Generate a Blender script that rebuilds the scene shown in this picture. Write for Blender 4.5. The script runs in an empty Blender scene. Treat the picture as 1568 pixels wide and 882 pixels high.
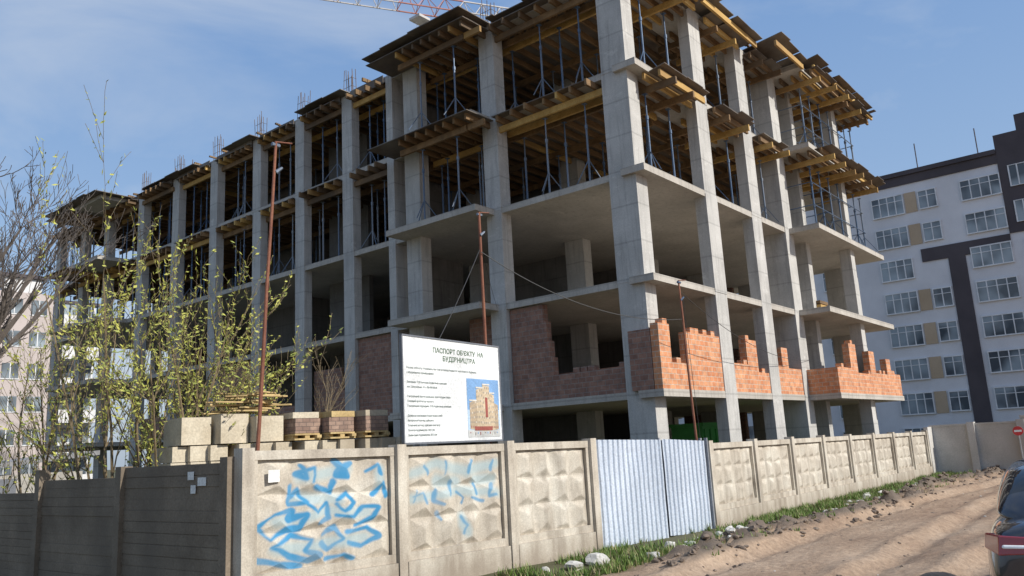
import bpy, bmesh, math, random
from mathutils import Vector, Matrix, noise
random.seed(7)
E=1.9
sc=bpy.context.scene
sc.view_settings.view_transform='Standard'
try: sc.view_settings.look='None'
except: pass
sc.view_settings.exposure=0; sc.view_settings.gamma=1

# ------------------------------------------------------------------ materials
def newmat(name):
    m=bpy.data.materials.new(name); m.use_nodes=True
    nt=m.node_tree; b=nt.nodes['Principled BSDF']
    return m,nt,b
def N(nt,t,**k):
    n=nt.nodes.new(t)
    for a,v in k.items():
        if a in n.inputs.keys(): n.inputs[a].default_value=v
        else: setattr(n,a,v)
    return n
def L(nt,a,b): nt.links.new(a,b)
def pos(nt,scale=(1,1,1)):
    g=N(nt,'ShaderNodeNewGeometry'); m=N(nt,'ShaderNodeMapping'); m.inputs['Scale'].default_value=scale
    L(nt,g.outputs['Position'],m.inputs['Vector']); return m.outputs['Vector']
def ramp(nt,fac,stops):
    r=N(nt,'ShaderNodeValToRGB'); e=r.color_ramp.elements
    while len(e)<len(stops): e.new(0.5)
    for el,(p,c) in zip(e,stops):
        el.position=p; el.color=(c[0],c[1],c[2],1)
    L(nt,fac,r.inputs['Fac']); return r.outputs['Color']
def mix(nt,f,a,b,mode='MIX'):
    m=N(nt,'ShaderNodeMix',data_type='RGBA',blend_type=mode)
    if isinstance(f,(int,float)): m.inputs[0].default_value=f
    else: L(nt,f,m.inputs[0])
    for i,s in ((6,a),(7,b)):
        if isinstance(s,tuple): m.inputs[i].default_value=(s[0],s[1],s[2],1)
        else: L(nt,s,m.inputs[i])
    return m.outputs[2]
def bump(nt,b,h,s=.3,d=.02):
    n=N(nt,'ShaderNodeBump'); n.inputs['Strength'].default_value=s; n.inputs['Distance'].default_value=d
    L(nt,h,n.inputs['Height']); L(nt,n.outputs['Normal'],b.inputs['Normal'])
def noisy(name,c1,c2,scale=2.,rough=.85,c3=None,stretch=(1,1,1),bs=.3,bd=.01,fine=30.,metal=0.,mid=(.35,.65)):
    m,nt,b=newmat(name)
    v=pos(nt,stretch)
    n1=N(nt,'ShaderNodeTexNoise',Scale=scale,Detail=7.,Roughness=.62); L(nt,v,n1.inputs['Vector'])
    col=ramp(nt,n1.outputs['Fac'],[(mid[0],c1),(mid[1],c2)])
    n2=N(nt,'ShaderNodeTexNoise',Scale=fine,Detail=4.); L(nt,pos(nt),n2.inputs['Vector'])
    f2=ramp(nt,n2.outputs['Fac'],[(.3,(.82,.82,.82)),(.7,(1.12,1.12,1.12))])
    col=mix(nt,1.,col,f2,'MULTIPLY')
    if c3:
        n3=N(nt,'ShaderNodeTexNoise',Scale=scale*.35,Detail=5.); L(nt,pos(nt,(1,1,.4)),n3.inputs['Vector'])
        f3=ramp(nt,n3.outputs['Fac'],[(.48,(0,0,0)),(.68,(1,1,1))])
        col=mix(nt,f3,col,c3)
    L(nt,col,b.inputs['Base Color']); b.inputs['Roughness'].default_value=rough; b.inputs['Metallic'].default_value=metal
    bump(nt,b,n2.outputs['Fac'],bs,bd)
    return m
def flat(name,c,rough=.6,metal=0.):
    return noisy(name,tuple(x*.86 for x in c),tuple(min(1,x*1.1) for x in c),scale=1.7,rough=rough,metal=metal,bs=.05)

def concrete(name,a,bb,dark,joint=.78):
    m,nt,b=newmat(name)
    n1=N(nt,'ShaderNodeTexNoise',Scale=.8,Detail=9.,Roughness=.62); L(nt,pos(nt),n1.inputs['Vector'])
    col=ramp(nt,n1.outputs['Fac'],[(.30,a),(.70,bb)])
    n2=N(nt,'ShaderNodeTexNoise',Scale=3.,Detail=6.,Roughness=.6); L(nt,pos(nt,(2.6,2.6,.22)),n2.inputs['Vector'])
    f=ramp(nt,n2.outputs['Fac'],[(.50,(0,0,0)),(.76,(.7,.7,.7))])
    col=mix(nt,f,col,dark)
    n4=N(nt,'ShaderNodeTexNoise',Scale=2.2,Detail=7.,Roughness=.7); L(nt,pos(nt,(1,1,1.6)),n4.inputs['Vector'])
    f4=ramp(nt,n4.outputs['Fac'],[(.58,(0,0,0)),(.70,(.5,.5,.5))]); col=mix(nt,f4,col,tuple(min(.66,x*1.22) for x in bb))
    w=N(nt,'ShaderNodeTexWave',wave_type='BANDS',bands_direction='Z',Scale=.30,Distortion=.25); L(nt,pos(nt),w.inputs['Vector'])
    f2=ramp(nt,w.outputs['Fac'],[(.0,(joint,joint,joint)),(.010,(1,1,1))])
    col=mix(nt,1.,col,f2,'MULTIPLY')
    n3=N(nt,'ShaderNodeTexNoise',Scale=35.,Detail=5.); L(nt,pos(nt),n3.inputs['Vector'])
    f3=ramp(nt,n3.outputs['Fac'],[(.3,(.86,.86,.86)),(.7,(1.08,1.08,1.08))])
    col=mix(nt,1.,col,f3,'MULTIPLY')
    L(nt,col,b.inputs['Base Color']); b.inputs['Roughness'].default_value=.88
    bump(nt,b,n3.outputs['Fac'],.4,.012)
    return m
M_conc=concrete('concrete_structural',(.38,.37,.345),(.54,.525,.49),(.25,.24,.225))
M_slab=concrete('concrete_slab',(.37,.34,.295),(.50,.465,.41),(.26,.24,.21))
M_core_shade=concrete('concrete_core_shaded',(.14,.135,.125),(.22,.21,.195),(.09,.085,.08))  # same concrete darkened, interior shade put into the colour
M_wood=noisy('timber_beam',(.15,.088,.038),(.27,.165,.075),scale=1.1,c3=(.09,.062,.038),stretch=(.6,3,3))
M_woody=noisy('timber_beam_new',(.42,.25,.07),(.58,.38,.13),scale=1.1,c3=(.30,.18,.07),stretch=(.6,3,3))
M_ply=noisy('plywood_deck',(.075,.058,.046),(.15,.115,.085),scale=1.2,rough=.6,c3=(.20,.18,.15))
M_prop=noisy('prop_steel',(.05,.09,.16),(.12,.17,.25),scale=.8,rough=.5,metal=.3,c3=(.26,.28,.30))
M_rebar=noisy('rebar_steel',(.10,.065,.05),(.18,.13,.1),scale=3,rough=.8)
M_rust=noisy('rusty_pipe',(.15,.05,.03),(.25,.10,.055),scale=2.5,rough=.8)

def brickmat(name,c1,c2,mort,s=1.):
    m,nt,b=newmat(name)
    g=N(nt,'ShaderNodeNewGeometry'); sp=N(nt,'ShaderNodeSeparateXYZ'); L(nt,g.outputs['Position'],sp.inputs[0])
    ad=N(nt,'ShaderNodeMath',operation='ADD'); L(nt,sp.outputs['X'],ad.inputs[0]); L(nt,sp.outputs['Y'],ad.inputs[1])
    cb=N(nt,'ShaderNodeCombineXYZ'); L(nt,ad.outputs[0],cb.inputs['X']); L(nt,sp.outputs['Z'],cb.inputs['Y'])
    br=N(nt,'ShaderNodeTexBrick',Scale=1.); L(nt,cb.outputs[0],br.inputs['Vector'])
    br.inputs['Color1'].default_value=(*c1,1); br.inputs['Color2'].default_value=(*c2,1); br.inputs['Mortar'].default_value=(*mort,1)
    br.inputs['Mortar Size'].default_value=.010*s; br.inputs['Brick Width'].default_value=.26*s; br.inputs['Row Height'].default_value=.145*s
    br.inputs['Mortar Smooth'].default_value=.3
    n=N(nt,'ShaderNodeTexNoise',Scale=4.5,Detail=8.,Roughness=.7); L(nt,pos(nt),n.inputs['Vector'])
    f=ramp(nt,n.outputs['Fac'],[(.3,(.62,.62,.64)),(.7,(1.22,1.2,1.16))])
    col=mix(nt,1.,br.outputs['Color'],f,'MULTIPLY')
    L(nt,col,b.inputs['Base Color']); b.inputs['Roughness'].default_value=.9
    inv=N(nt,'ShaderNodeMath',operation='SUBTRACT'); inv.inputs[0].default_value=1.; L(nt,br.outputs['Fac'],inv.inputs[1])
    bump(nt,b,inv.outputs[0],.6,.015)
    return m
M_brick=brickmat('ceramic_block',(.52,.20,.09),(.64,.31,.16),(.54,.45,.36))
M_brickd=brickmat('ceramic_block_shaded',(.24,.13,.095),(.32,.18,.13),(.28,.24,.21))  # darker copy of the block, shade of unlit walls painted into its colour

# ------------------------------------------------------------------ mesh helpers
class MB:
    def __init__(s,*mats): s.v=[];s.f=[];s.mi=[];s.mats=list(mats)
    def quad(s,a,b,c,d,mi=0):
        n=len(s.v); s.v+=[tuple(a),tuple(b),tuple(c),tuple(d)]; s.f.append((n,n+1,n+2,n+3)); s.mi.append(mi)
    def tri(s,a,b,c,mi=0):
        n=len(s.v); s.v+=[tuple(a),tuple(b),tuple(c)]; s.f.append((n,n+1,n+2)); s.mi.append(mi)
    def hexa(s,p,mi=0):
        n=len(s.v); s.v+=[tuple(q) for q in p]
        for q in ((0,3,2,1),(4,5,6,7),(0,1,5,4),(1,2,6,5),(2,3,7,6),(3,0,4,7)):
            s.f.append(tuple(n+i for i in q)); s.mi.append(mi)
    def box(s,x0,x1,y0,y1,z0,z1,mi=0,rot=0.):
        p=[(x0,y0,z0),(x1,y0,z0),(x1,y1,z0),(x0,y1,z0),(x0,y0,z1),(x1,y0,z1),(x1,y1,z1),(x0,y1,z1)]
        if rot:
            cx,cy=(x0+x1)/2,(y0+y1)/2;c,q=math.cos(rot),math.sin(rot)
            p=[(cx+(a-cx)*c-(b-cy)*q,cy+(a-cx)*q+(b-cy)*c,z) for a,b,z in p]
        s.hexa(p,mi)
    def tube(s,a,b,r0,r1=None,n=6,mi=0,cap=True):
        if r1 is None:r1=r0
        a=Vector(a);b=Vector(b);d=(b-a)
        if d.length<1e-6:return
        d.normalize(); u=d.orthogonal().normalized(); w=d.cross(u)
        k=len(s.v)
        for i in range(n):
            t=2*math.pi*i/n; e=u*math.cos(t)+w*math.sin(t)
            s.v.append(tuple(a+e*r0)); s.v.append(tuple(b+e*r1))
        for i in range(n):
            j=(i+1)%n; s.f.append((k+2*i,k+2*j,k+2*j+1,k+2*i+1)); s.mi.append(mi)
        if cap:
            s.f.append(tuple(k+2*i+1 for i in range(n))); s.mi.append(mi)
            s.f.append(tuple(k+2*i for i in range(n-1,-1,-1))); s.mi.append(mi)
    def build(s,name,parent=None,smooth=False):
        me=bpy.data.meshes.new(name); me.from_pydata(s.v,[],s.f)
        for m in s.mats: me.materials.append(m)
        me.polygons.foreach_set('material_index',s.mi)
        if smooth: me.polygons.foreach_set('use_smooth',[True]*len(s.f))
        me.update()
        o=bpy.data.objects.new(name,me); sc.collection.objects.link(o)
        if parent: o.parent=parent
        return o
def empty(name,loc=(0,0,0)):
    e=bpy.data.objects.new(name,None); e.location=loc; sc.collection.objects.link(e); return e
R=random.uniform

# ------------------------------------------------------------------ camera
a,b_,c=math.radians(-50.841),math.radians(11.265),math.radians(-3.034)
Mx=Matrix.Rotation(a,3,'Z')@Matrix.Rotation(math.pi/2+b_,3,'X')@Matrix.Rotation(c,3,'Z')
cam=bpy.data.cameras.new('camera'); co=bpy.data.objects.new('camera',cam); sc.collection.objects.link(co)
co.matrix_world=Matrix.Translation((0,0,E))@Mx.to_4x4()
cam.sensor_width=36; cam.lens=1228.7/1568*36; cam.clip_start=.05; cam.clip_end=6000
sc.camera=co

# ------------------------------------------------------------------ light
sunel=math.radians(36)
sd=Vector((.17,-.985,0)).normalized()*math.cos(sunel)+Vector((0,0,math.sin(sunel)))
su=bpy.data.lights.new('sun','SUN'); su.energy=5.0; su.angle=math.radians(.53); su.color=(1,.955,.885)
so=bpy.data.objects.new('sun',su); sc.collection.objects.link(so); so.location=(0,-20,40)
so.rotation_euler=sd.to_track_quat('Z','Y').to_euler()
w=bpy.data.worlds.new('World'); sc.world=w; w.use_nodes=True; nt=w.node_tree
bg=nt.nodes['Background']
sky=N(nt,'ShaderNodeTexSky'); sky.sky_type='NISHITA'; sky.sun_disc=False; sky.sun_elevation=sunel
sky.sun_rotation=math.atan2(sd.x,sd.y); sky.air_density=1.2; sky.dust_density=2.; sky.ozone_density=1.6
tc=N(nt,'ShaderNodeTexCoord')
sz=N(nt,'ShaderNodeSeparateXYZ'); L(nt,tc.outputs['Generated'],sz.inputs[0])
hz=ramp(nt,sz.outputs['Z'],[(0.,(4.0,4.8,5.9)),(.22,(2.6,3.9,6.0)),(.6,(1.3,2.65,5.4))])
skc=mix(nt,.72,sky.outputs[0],hz)
mp=N(nt,'ShaderNodeMapping'); mp.inputs['Scale'].default_value=(1.,1.,2.6); mp.inputs['Rotation'].default_value=(.2,.1,.9)
L(nt,tc.outputs['Generated'],mp.inputs['Vector'])
cn=N(nt,'ShaderNodeTexNoise',Scale=2.1,Detail=9.,Roughness=.56,Distortion=.45); L(nt,mp.outputs[0],cn.inputs['Vector'])
cf=ramp(nt,cn.outputs['Fac'],[(.45,(0,0,0)),(.80,(.75,.75,.75))])
skc=mix(nt,cf,skc,(5.2,5.6,6.1))
L(nt,skc,bg.inputs['Color']); bg.inputs['Strength'].default_value=.128

# ------------------------------------------------------------------ ground
def axis(lo,hi,step,far):
    out=[];x=lo
    while x<hi: out.append(x); x+=step
    out.append(hi)
    d=step*2;a=[];x=lo
    while x>-far: x-=d; d*=1.5; a.append(x)
    d=step*2;x=hi;b=[]
    while x<far: x+=d; d*=1.5; b.append(x)
    return a[::-1]+out+b
xs=axis(3,42,.12,2500); ys=axis(-7,9,.11,2500)
def gh(x,y):
    if not(1<x<44 and -9<y<9.4): return 0.
    e=min(1,(x-1)/2,(44-x)/2,(y+9)/2)
    e=max(0,e)
    n=noise.fractal(Vector((x*.8,y*.8,0)),.9,2.,5)*.055
    rut=0
    for c0 in (5.4,3.9,2.9,1.2,-.6):
        yc=c0+.45*math.sin(x*.13+c0)-.03*(x-15)
        rut-=.085*math.exp(-((y-yc)/.2)**2); rut+=.06*math.exp(-((y-yc-.36)/.16)**2)
    yb=6.45+.25*math.sin(x*.5)-.012*(x-12)
    cl=noise.fractal(Vector((x*1.7,y*2.2,4)),.8,2.,5)
    bm=.22*math.exp(-((y-yb)/.40)**2)*max(0,.65+cl*1.3)*min(1,max(0,(x-10.5)/2))
    fade=min(1,max(0,(7.9-y)/.4))
    return e*(n*(.3+.7*fade)+rut*fade+bm*fade)
nx,ny=len(xs),len(ys)
verts=[(x,y,gh(x,y)) for y in ys for x in xs]
faces=[(j*nx+i,j*nx+i+1,(j+1)*nx+i+1,(j+1)*nx+i) for j in range(ny-1) for i in range(nx-1)]
me=bpy.data.meshes.new('ground'); me.from_pydata(verts,[],faces); me.polygons.foreach_set('use_smooth',[True]*len(faces)); me.update()
go=bpy.data.objects.new('ground',me); sc.collection.objects.link(go)
m,nt,b=newmat('dirt_ground')
n1=N(nt,'ShaderNodeTexNoise',Scale=.55,Detail=9.,Roughness=.62); L(nt,pos(nt,(.5,1.4,1)),n1.inputs['Vector'])
col=ramp(nt,n1.outputs['Fac'],[(.28,(.24,.155,.10)),(.5,(.36,.255,.172)),(.72,(.46,.345,.245))])
n2=N(nt,'ShaderNodeTexNoise',Scale=9.,Detail=8.,Roughness=.7); L(nt,pos(nt),n2.inputs['Vector'])
f2=ramp(nt,n2.outputs['Fac'],[(.3,(.62,.60,.58)),(.7,(1.2,1.2,1.2))]); col=mix(nt,1.,col,f2,'MULTIPLY')
sp=N(nt,'ShaderNodeSeparateXYZ'); g=N(nt,'ShaderNodeNewGeometry'); L(nt,g.outputs['Position'],sp.inputs[0])
nz=N(nt,'ShaderNodeTexNoise',Scale=1.6,Detail=5.); L(nt,pos(nt),nz.inputs['Vector'])
ad=N(nt,'ShaderNodeMath',operation='MULTIPLY_ADD'); L(nt,nz.outputs['Fac'],ad.inputs[0]); ad.inputs[1].default_value=1.5; L(nt,sp.outputs['Y'],ad.inputs[2])
mr=N(nt,'ShaderNodeMapRange'); L(nt,ad.outputs[0],mr.inputs[0]); mr.inputs[1].default_value=7.5; mr.inputs[2].default_value=8.1
col=mix(nt,mr.outputs[0],col,(.085,.08,.035))
mh=N(nt,'ShaderNodeMapRange'); L(nt,sp.outputs['Z'],mh.inputs[0]); mh.inputs[1].default_value=.07; mh.inputs[2].default_value=.17
col=mix(nt,mh.outputs[0],col,(.15,.115,.085))
L(nt,col,b.inputs['Base Color']); b.inputs['Roughness'].default_value=.95
bump(nt,b,n2.outputs['Fac'],.8,.05)
me.materials.append(m)

# grass verge
M_grass=noisy('grass_blade',(.08,.15,.02),(.16,.24,.045),scale=5,rough=.7)
M_dry=noisy('dry_grass',(.24,.20,.10),(.36,.30,.16),scale=5,rough=.8)
gr=MB(M_grass,M_dry)
def tuft(x,y,n,h,mi=None):
    z=gh(x,y)-.01
    for i in range(n):
        t=R(0,6.28);l=h*R(.5,1.2);r=R(0,.09)
        bx,by=x+r*math.cos(t),y+r*math.sin(t); t2=t+R(-1,1);ln=l*R(.2,.8)
        tip=(bx+ln*math.cos(t2),by+ln*math.sin(t2),z+l)
        wv=.009+.007*random.random(); px,py=-math.sin(t2)*wv,math.cos(t2)*wv
        gr.tri((bx-px,by-py,z),(bx+px,by+py,z),tip,mi if mi is not None else (1 if random.random()<.2 else 0))
for i in range(4600):
    x=9.6+27*random.random()**1.05; y=R(6.85,8.0) if x>16.6 else R(7.0,8.45)
    if 12.7<x<16.8 and random.random()<.75: continue
    if noise.noise(Vector((x*.8,y*1.2,9)))<-.15: continue
    tuft(x,y,9,R(.05,.19))
for i in range(250): tuft(R(12,36),R(6.0,7.2),7,.1)
gr.build('grass')

# rubble and clods
M_clod=noisy('soil_clod',(.12,.09,.068),(.23,.175,.13),scale=4,bs=.6)
M_stone=noisy('broken_concrete',(.42,.40,.36),(.62,.60,.55),scale=4,bs=.4)
rb=MB(M_clod,M_stone)
bm0=bmesh.new(); bmesh.ops.create_icosphere(bm0,subdivisions=2,radius=1); ico=[v.co.copy() for v in bm0.verts]; icf=[[v.index for v in f.verts] for f in bm0.faces]; bm0.free()
def rock(mb,x,y,z,r,mi):
    k=len(mb.v); sx,sy,sz=r*R(.7,1.3),r*R(.7,1.3),r*R(.4,.8); s=R(0,100)
    for v in ico:
        q=1+.6*noise.noise(v*1.4+Vector((s,0,0)))
        mb.v.append((x+v.x*sx*q,y+v.y*sy*q,z+v.z*sz*q))
    for f in icf: mb.f.append(tuple(k+i for i in f)); mb.mi.append(mi)
for i in range(620):
    x=R(11,38);y=6.45+.25*math.sin(x*.5)-.012*(x-12)+random.gauss(0,.36)
    if y>7.6: continue
    r=R(.015,.075); rock(rb,x,y,gh(x,y)+r*.2,r,0)
for i in range(90):
    x=R(12,36);y=R(6.4,7.6);r=R(.03,.10); rock(rb,x,y,gh(x,y)+r*.3,r,1)
for x,y,r in ((10.6,7.7,.13),(11.1,7.6,.16),(10.2,7.95,.09),(18.5,7.3,.12),(24,7.2,.14)): rock(rb,x,y,gh(x,y)+r*.4,r,1)
for i in range(300):
    x=R(6,36);y=R(-1,7);r=R(.01,.035); rock(rb,x,y,gh(x,y),r,0 if random.random()<.7 else 1)
rb.build('rubble')

# ------------------------------------------------------------------ construction building
bld=empty('unfinished_concrete_building',(18.9,10.4,0))
def kid(mb,name,smooth=False):
    o=mb.build(name,None,smooth); o.parent=bld; o.matrix_parent_inverse=Matrix.Translation((-18.9,-10.4,0)); return o
S={0:.1,1:3.22,2:6.32,3:9.43,4:12.58,5:15.78}
TH=.2
XF=18.90
sl=MB(M_slab)
XR=38.2; YW=50.3; XW=34.
for k in (1,2,3,4,5):
    z=S[k]
    sl.box(XF,XR,11.1,30,z-TH,z)
    sl.box(XF,XW,30,YW,z-TH,z)
    sl.box(18.72,29.3,10.34,11.1,z-TH,z)
    sl.box(29.3,37.6 if k<4 else 36.8,9.2,11.1,z-TH,z)
    sl.box(17.98,XF,15.95,20.1,z-TH,z)
    sl.box(17.3,XF,41.,46.6,z-TH,z)
    sl.box(XR,39.6,14,22,z-TH,z)
kid(sl,'floor_slabs')
cl=MB(M_conc)
def col(x0,x1,y0,y1,k0=0,k1=5):
    for k in range(k0,k1):
        j=[R(-.012,.012) for _ in range(4)]
        cl.box(x0+j[0],x1+j[1],y0+j[2],y1+j[3],S[k]-.1 if k else 0,S[k+1]-.1 if k+1<5 else S[5]-.02)
col(18.86,19.46,10.70,11.56)
col(18.875,19.36,15.65,16.27)
col(18.875,19.36,19.3,20.02)
col(18.875,19.6,20.6,20.95,0,5)
ycols=[23.51,26.54,29.63,33.1,36.6,40.1,44.0,47.0,50.28]
for y in ycols: col(18.875,19.24,y-.6,y)
col(22.4,23.2,10.325,10.7)
col(25.93,26.73,10.325,10.7)
col(28.9,29.68,10.325,11.5)
col(31.2,31.6,10.4,11.6)
col(33.9,34.4,9.55,10.0)
col(36.4,36.85,10.2,10.6)
col(37.7,38.215,11.0,11.9)
for x in (23.6,28.6,33.2):
    for y in (15.8,20.6,25.2,29.4): col(x,x+.5,y,y+.8)
for y in (15.5,20.4,25,29.3): col(37.8,38.215,y,y+.7)
for x in (24.6,29.,33.6):
    for y in (33.,37.,41.,45.5,49.8): col(x,x+.4,y-.5,y+.1)
kid(cl,'columns')
wl=MB(M_core_shade)
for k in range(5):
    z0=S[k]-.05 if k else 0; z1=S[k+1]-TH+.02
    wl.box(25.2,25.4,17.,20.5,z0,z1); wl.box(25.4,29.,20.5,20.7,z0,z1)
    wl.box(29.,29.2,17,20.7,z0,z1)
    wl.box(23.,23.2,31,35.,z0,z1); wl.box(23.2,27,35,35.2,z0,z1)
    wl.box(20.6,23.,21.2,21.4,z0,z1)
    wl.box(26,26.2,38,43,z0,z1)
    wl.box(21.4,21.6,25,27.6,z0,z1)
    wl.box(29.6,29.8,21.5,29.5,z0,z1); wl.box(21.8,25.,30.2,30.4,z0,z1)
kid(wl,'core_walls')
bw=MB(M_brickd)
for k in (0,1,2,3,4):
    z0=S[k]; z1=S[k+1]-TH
    for y0,y1 in ((30.1,34.6),(35.4,39.6),(40.,44.4),(45.6,49.2)): bw.box(33.6,33.85,y0,y1,z0,z1 if k<4 else z1-.7)  # unseen walls added along the open side to keep daylight out
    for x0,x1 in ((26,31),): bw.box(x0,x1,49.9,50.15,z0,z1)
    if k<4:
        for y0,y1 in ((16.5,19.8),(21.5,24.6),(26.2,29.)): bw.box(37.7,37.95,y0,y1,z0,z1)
kid(bw,'rear_daylight_block_walls')

# brick infill
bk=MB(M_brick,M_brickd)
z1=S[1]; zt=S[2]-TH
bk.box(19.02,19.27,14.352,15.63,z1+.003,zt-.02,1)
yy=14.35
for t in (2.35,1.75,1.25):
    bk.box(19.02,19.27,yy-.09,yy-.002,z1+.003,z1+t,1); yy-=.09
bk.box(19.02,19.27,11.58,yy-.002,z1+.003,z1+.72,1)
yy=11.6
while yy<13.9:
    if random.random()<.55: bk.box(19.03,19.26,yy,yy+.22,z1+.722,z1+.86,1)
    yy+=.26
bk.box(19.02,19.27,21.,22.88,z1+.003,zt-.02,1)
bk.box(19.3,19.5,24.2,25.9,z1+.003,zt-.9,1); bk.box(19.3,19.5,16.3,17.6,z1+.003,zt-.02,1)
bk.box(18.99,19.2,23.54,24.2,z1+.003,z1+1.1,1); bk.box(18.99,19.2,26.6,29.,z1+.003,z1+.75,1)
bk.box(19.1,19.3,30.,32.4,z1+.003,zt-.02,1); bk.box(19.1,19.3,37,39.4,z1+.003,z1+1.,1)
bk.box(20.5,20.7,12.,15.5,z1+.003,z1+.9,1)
def steps(x0,x1,h0,y0=10.36,y1=10.6,mi=0):
    bk.box(x0,x1,y0,y1,z1+.003,z1+h0,mi)
    x=x0+.02
    while x<x1-.25:
        if random.random()<.4: bk.box(x,x+.24,y0+.01,y1-.01,z1+h0+.002,z1+h0+.14,mi)
        x+=.26
steps(18.74,19.35,1.75); bk.box(18.74,18.83,10.62,11.3,z1+.003,z1+1.62,1)
steps(19.352,20.3,.72); steps(20.302,22.39,1.62)
steps(23.21,24.3,.88); steps(24.302,25.1,1.68); steps(25.102,25.92,.66)
steps(26.74,27.2,.95); steps(27.202,27.75,1.6); steps(27.752,28.89,.9)
steps(29.32,29.55,.9,9.22,10.32)
steps(29.552,30.9,.92,9.22,9.46); steps(30.902,31.7,1.85,9.22,9.46); steps(31.702,33.3,.78,9.22,9.46)
steps(33.302,34.0,1.7,9.22,9.46); steps(34.002,35.6,.85,9.22,9.46); steps(35.602,36.2,1.5,9.22,9.46); steps(36.202,37.5,.9,9.22,9.46)
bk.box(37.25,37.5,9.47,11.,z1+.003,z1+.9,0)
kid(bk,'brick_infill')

# formwork decks
fw=MB(M_wood,M_ply,M_woody)
def wm(p=.1): return 2 if random.random()<p else 0
def deck(x0,x1,y0,y1,zt,ledg=2.1,jo=.5,over=0.):
    y=y0+.12
    while y<y1-.05:
        a0=x0-R(0,.18) if over else x0; a1=x1+R(0,.1)
        fw.box(a0,a1,y,y+.08,zt-.22,zt-.021,wm(.22 if over else .05)); y+=jo*R(.85,1.1)
    x=x0+.35
    while x<x1:
        fw.box(x,x+.09,y0-(R(.0,.3) if over else 0),y1+.1,zt-.425,zt-.222,wm(.4 if over else .08)); x+=ledg
def plyp(x0,x1,y0,y1,z,dz=0,tx=0):
    p=[(x0,y0,z+dz),(x1,y0,z+dz+tx),(x1,y1,z),(x0,y1,z),(x0,y0,z+.024+dz),(x1,y0,z+.024+dz+tx),(x1,y1,z+.024),(x0,y1,z+.024)]
    fw.hexa(p,1)
for k,zz in ((4,S[4]-TH),(5,S[5]-TH)):
    deck(19.5,33,11.8,29.8,zz,2.3,.55)
    deck(19.5,28,30,50,zz,2.6,.62)
    for (x0,x1,y0,y1) in ((19.5,33,11.8,29.8),(19.5,28,30,50)):
        plyp(x0,x1,y0,y1,zz-.02-.001)
    deck(17.72,19.9,16.3,19.28,zz,1.6,.42,1)
    deck(17.72,18.84,15.8,16.1,zz,1.6,.42,1)
    plyp(17.55,18.84,15.75,20.5,zz-.021)
    deck(18.62,19.5,11.7,15.6,zz,.5,.6,1); plyp(18.55,18.86,11.9,15.6,zz-.021)
    for x0,x1,y0 in ((19.5,22.3,9.85),(23.3,25.8,9.95),(26.8,28.8,9.9),(29.8,33,8.75),(33.1,36.9,8.75)):
        deck(x0,x1,y0,12 if x0<29 else 11,zz,1.3,.42,1)
        xx=x0-.05
        while xx<x1:
            x2=min(xx+R(.9,1.4),x1+.05); plyp(xx,x2,y0-R(.0,.3),10.32 if x0<29 else 9.15,zz-.021,R(0,.12)); xx=x2+.01
    for i,y in enumerate(ycols[:-1]):
        y1=ycols[i+1]-.62
        if 40.5<y<46.5: 
            deck(17.0,19.6,y+.05,y1,zz,1.3,.45,1); plyp(16.9,18.84,y-.3,y1+.5,zz-.021); continue
        ov=R(.12,.45) if k==5 else R(0,.2)
        deck(18.86-ov,19.6,y+.03,y1,zz,.7,.5,1)
        plyp(18.82-ov,18.86,y+.02,y1,zz-.021,0)
    deck(18.6,19.6,20.98,22.85,zz,.7,.5,1)
zr=S[5]
for x0,x1,y0,dz in ((19.6,22.2,9.7,.0),(22.3,26.6,9.6,.05),(26.9,29.6,9.0,.15),(29.9,31.8,8.7,.25),(31.9,37.1,8.6,.12)):
    xx=x0
    while xx<x1:
        x2=min(xx+R(.9,1.5),x1); plyp(xx,x2-.01,y0-R(0,.2),10.6,zr+.01,dz+R(-.04,.1),R(-.05,.05)); xx=x2
    fw.box(x0,x1,y0+.1,y0+.18,zr-.21,zr-.01,2)
for y0,y1,x0 in ((15.7,20.6,17.5),(23,26,18.5),(29.2,31.5,18.45),(34,39,18.6),(40.6,46.9,16.9),(11.5,15.6,18.6)):
    yy=y0
    while yy<y1:
        y2=min(yy+R(.9,1.5),y1); o=R(0,.2)
        fw.hexa([(x0-o,yy,zr+.02),(19.4,yy,zr+.02),(19.4,y2-.01,zr+.02),(x0-o,y2-.01,zr+.02),(x0-o,yy,zr+.05),(19.4,yy,zr+.05),(19.4,y2-.01,zr+.05),(x0-o,y2-.01,zr+.05)],1); yy=y2
for i,y in enumerate([20.98]+ycols[:-1]):
    y1=([22.9]+[q-.61 for q in ycols[1:]])[i]
    if 40.5<y<46.5: continue
    fw.box(18.80,18.83,y+.02,y1,S[5]-.30,S[5]+.03,1)
for i in range(22):
    y=R(21,48); fw.box(18.6,18.6+R(.5,1.5),y,y+.08,zr+.055,zr+.055+R(.06,.14),0,R(-.3,.3))
for i in range(14):
    x=R(20,36); fw.box(x,x+R(.6,2),10.2,10.28,zr+.2,zr+.3,0,R(-.4,.4))
for i in range(60):
    k=random.choice((1,2,3,4)); x=R(19.8,36);y=R(11.4,16) if x>20 else R(12,28); z=S[k]+.003+R(0,.1)
    fw.box(x,x+R(.8,2.4),y,y+.1,z,z+.05,wm(.3),R(-1.5,1.5))
for k,x,y in ((1,24,12.6),(2,31.5,10.2),(2,20.6,18),(1,33.2,10.1),(3,20.4,22.4),(1,20.4,27.5)):
    for i in range(4): fw.box(x,x+.9,y+i*.01,y+.9,S[k]+.003+i*.16,S[k]+.003+i*.16+.12,wm(.3))
kid(fw,'formwork')

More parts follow.
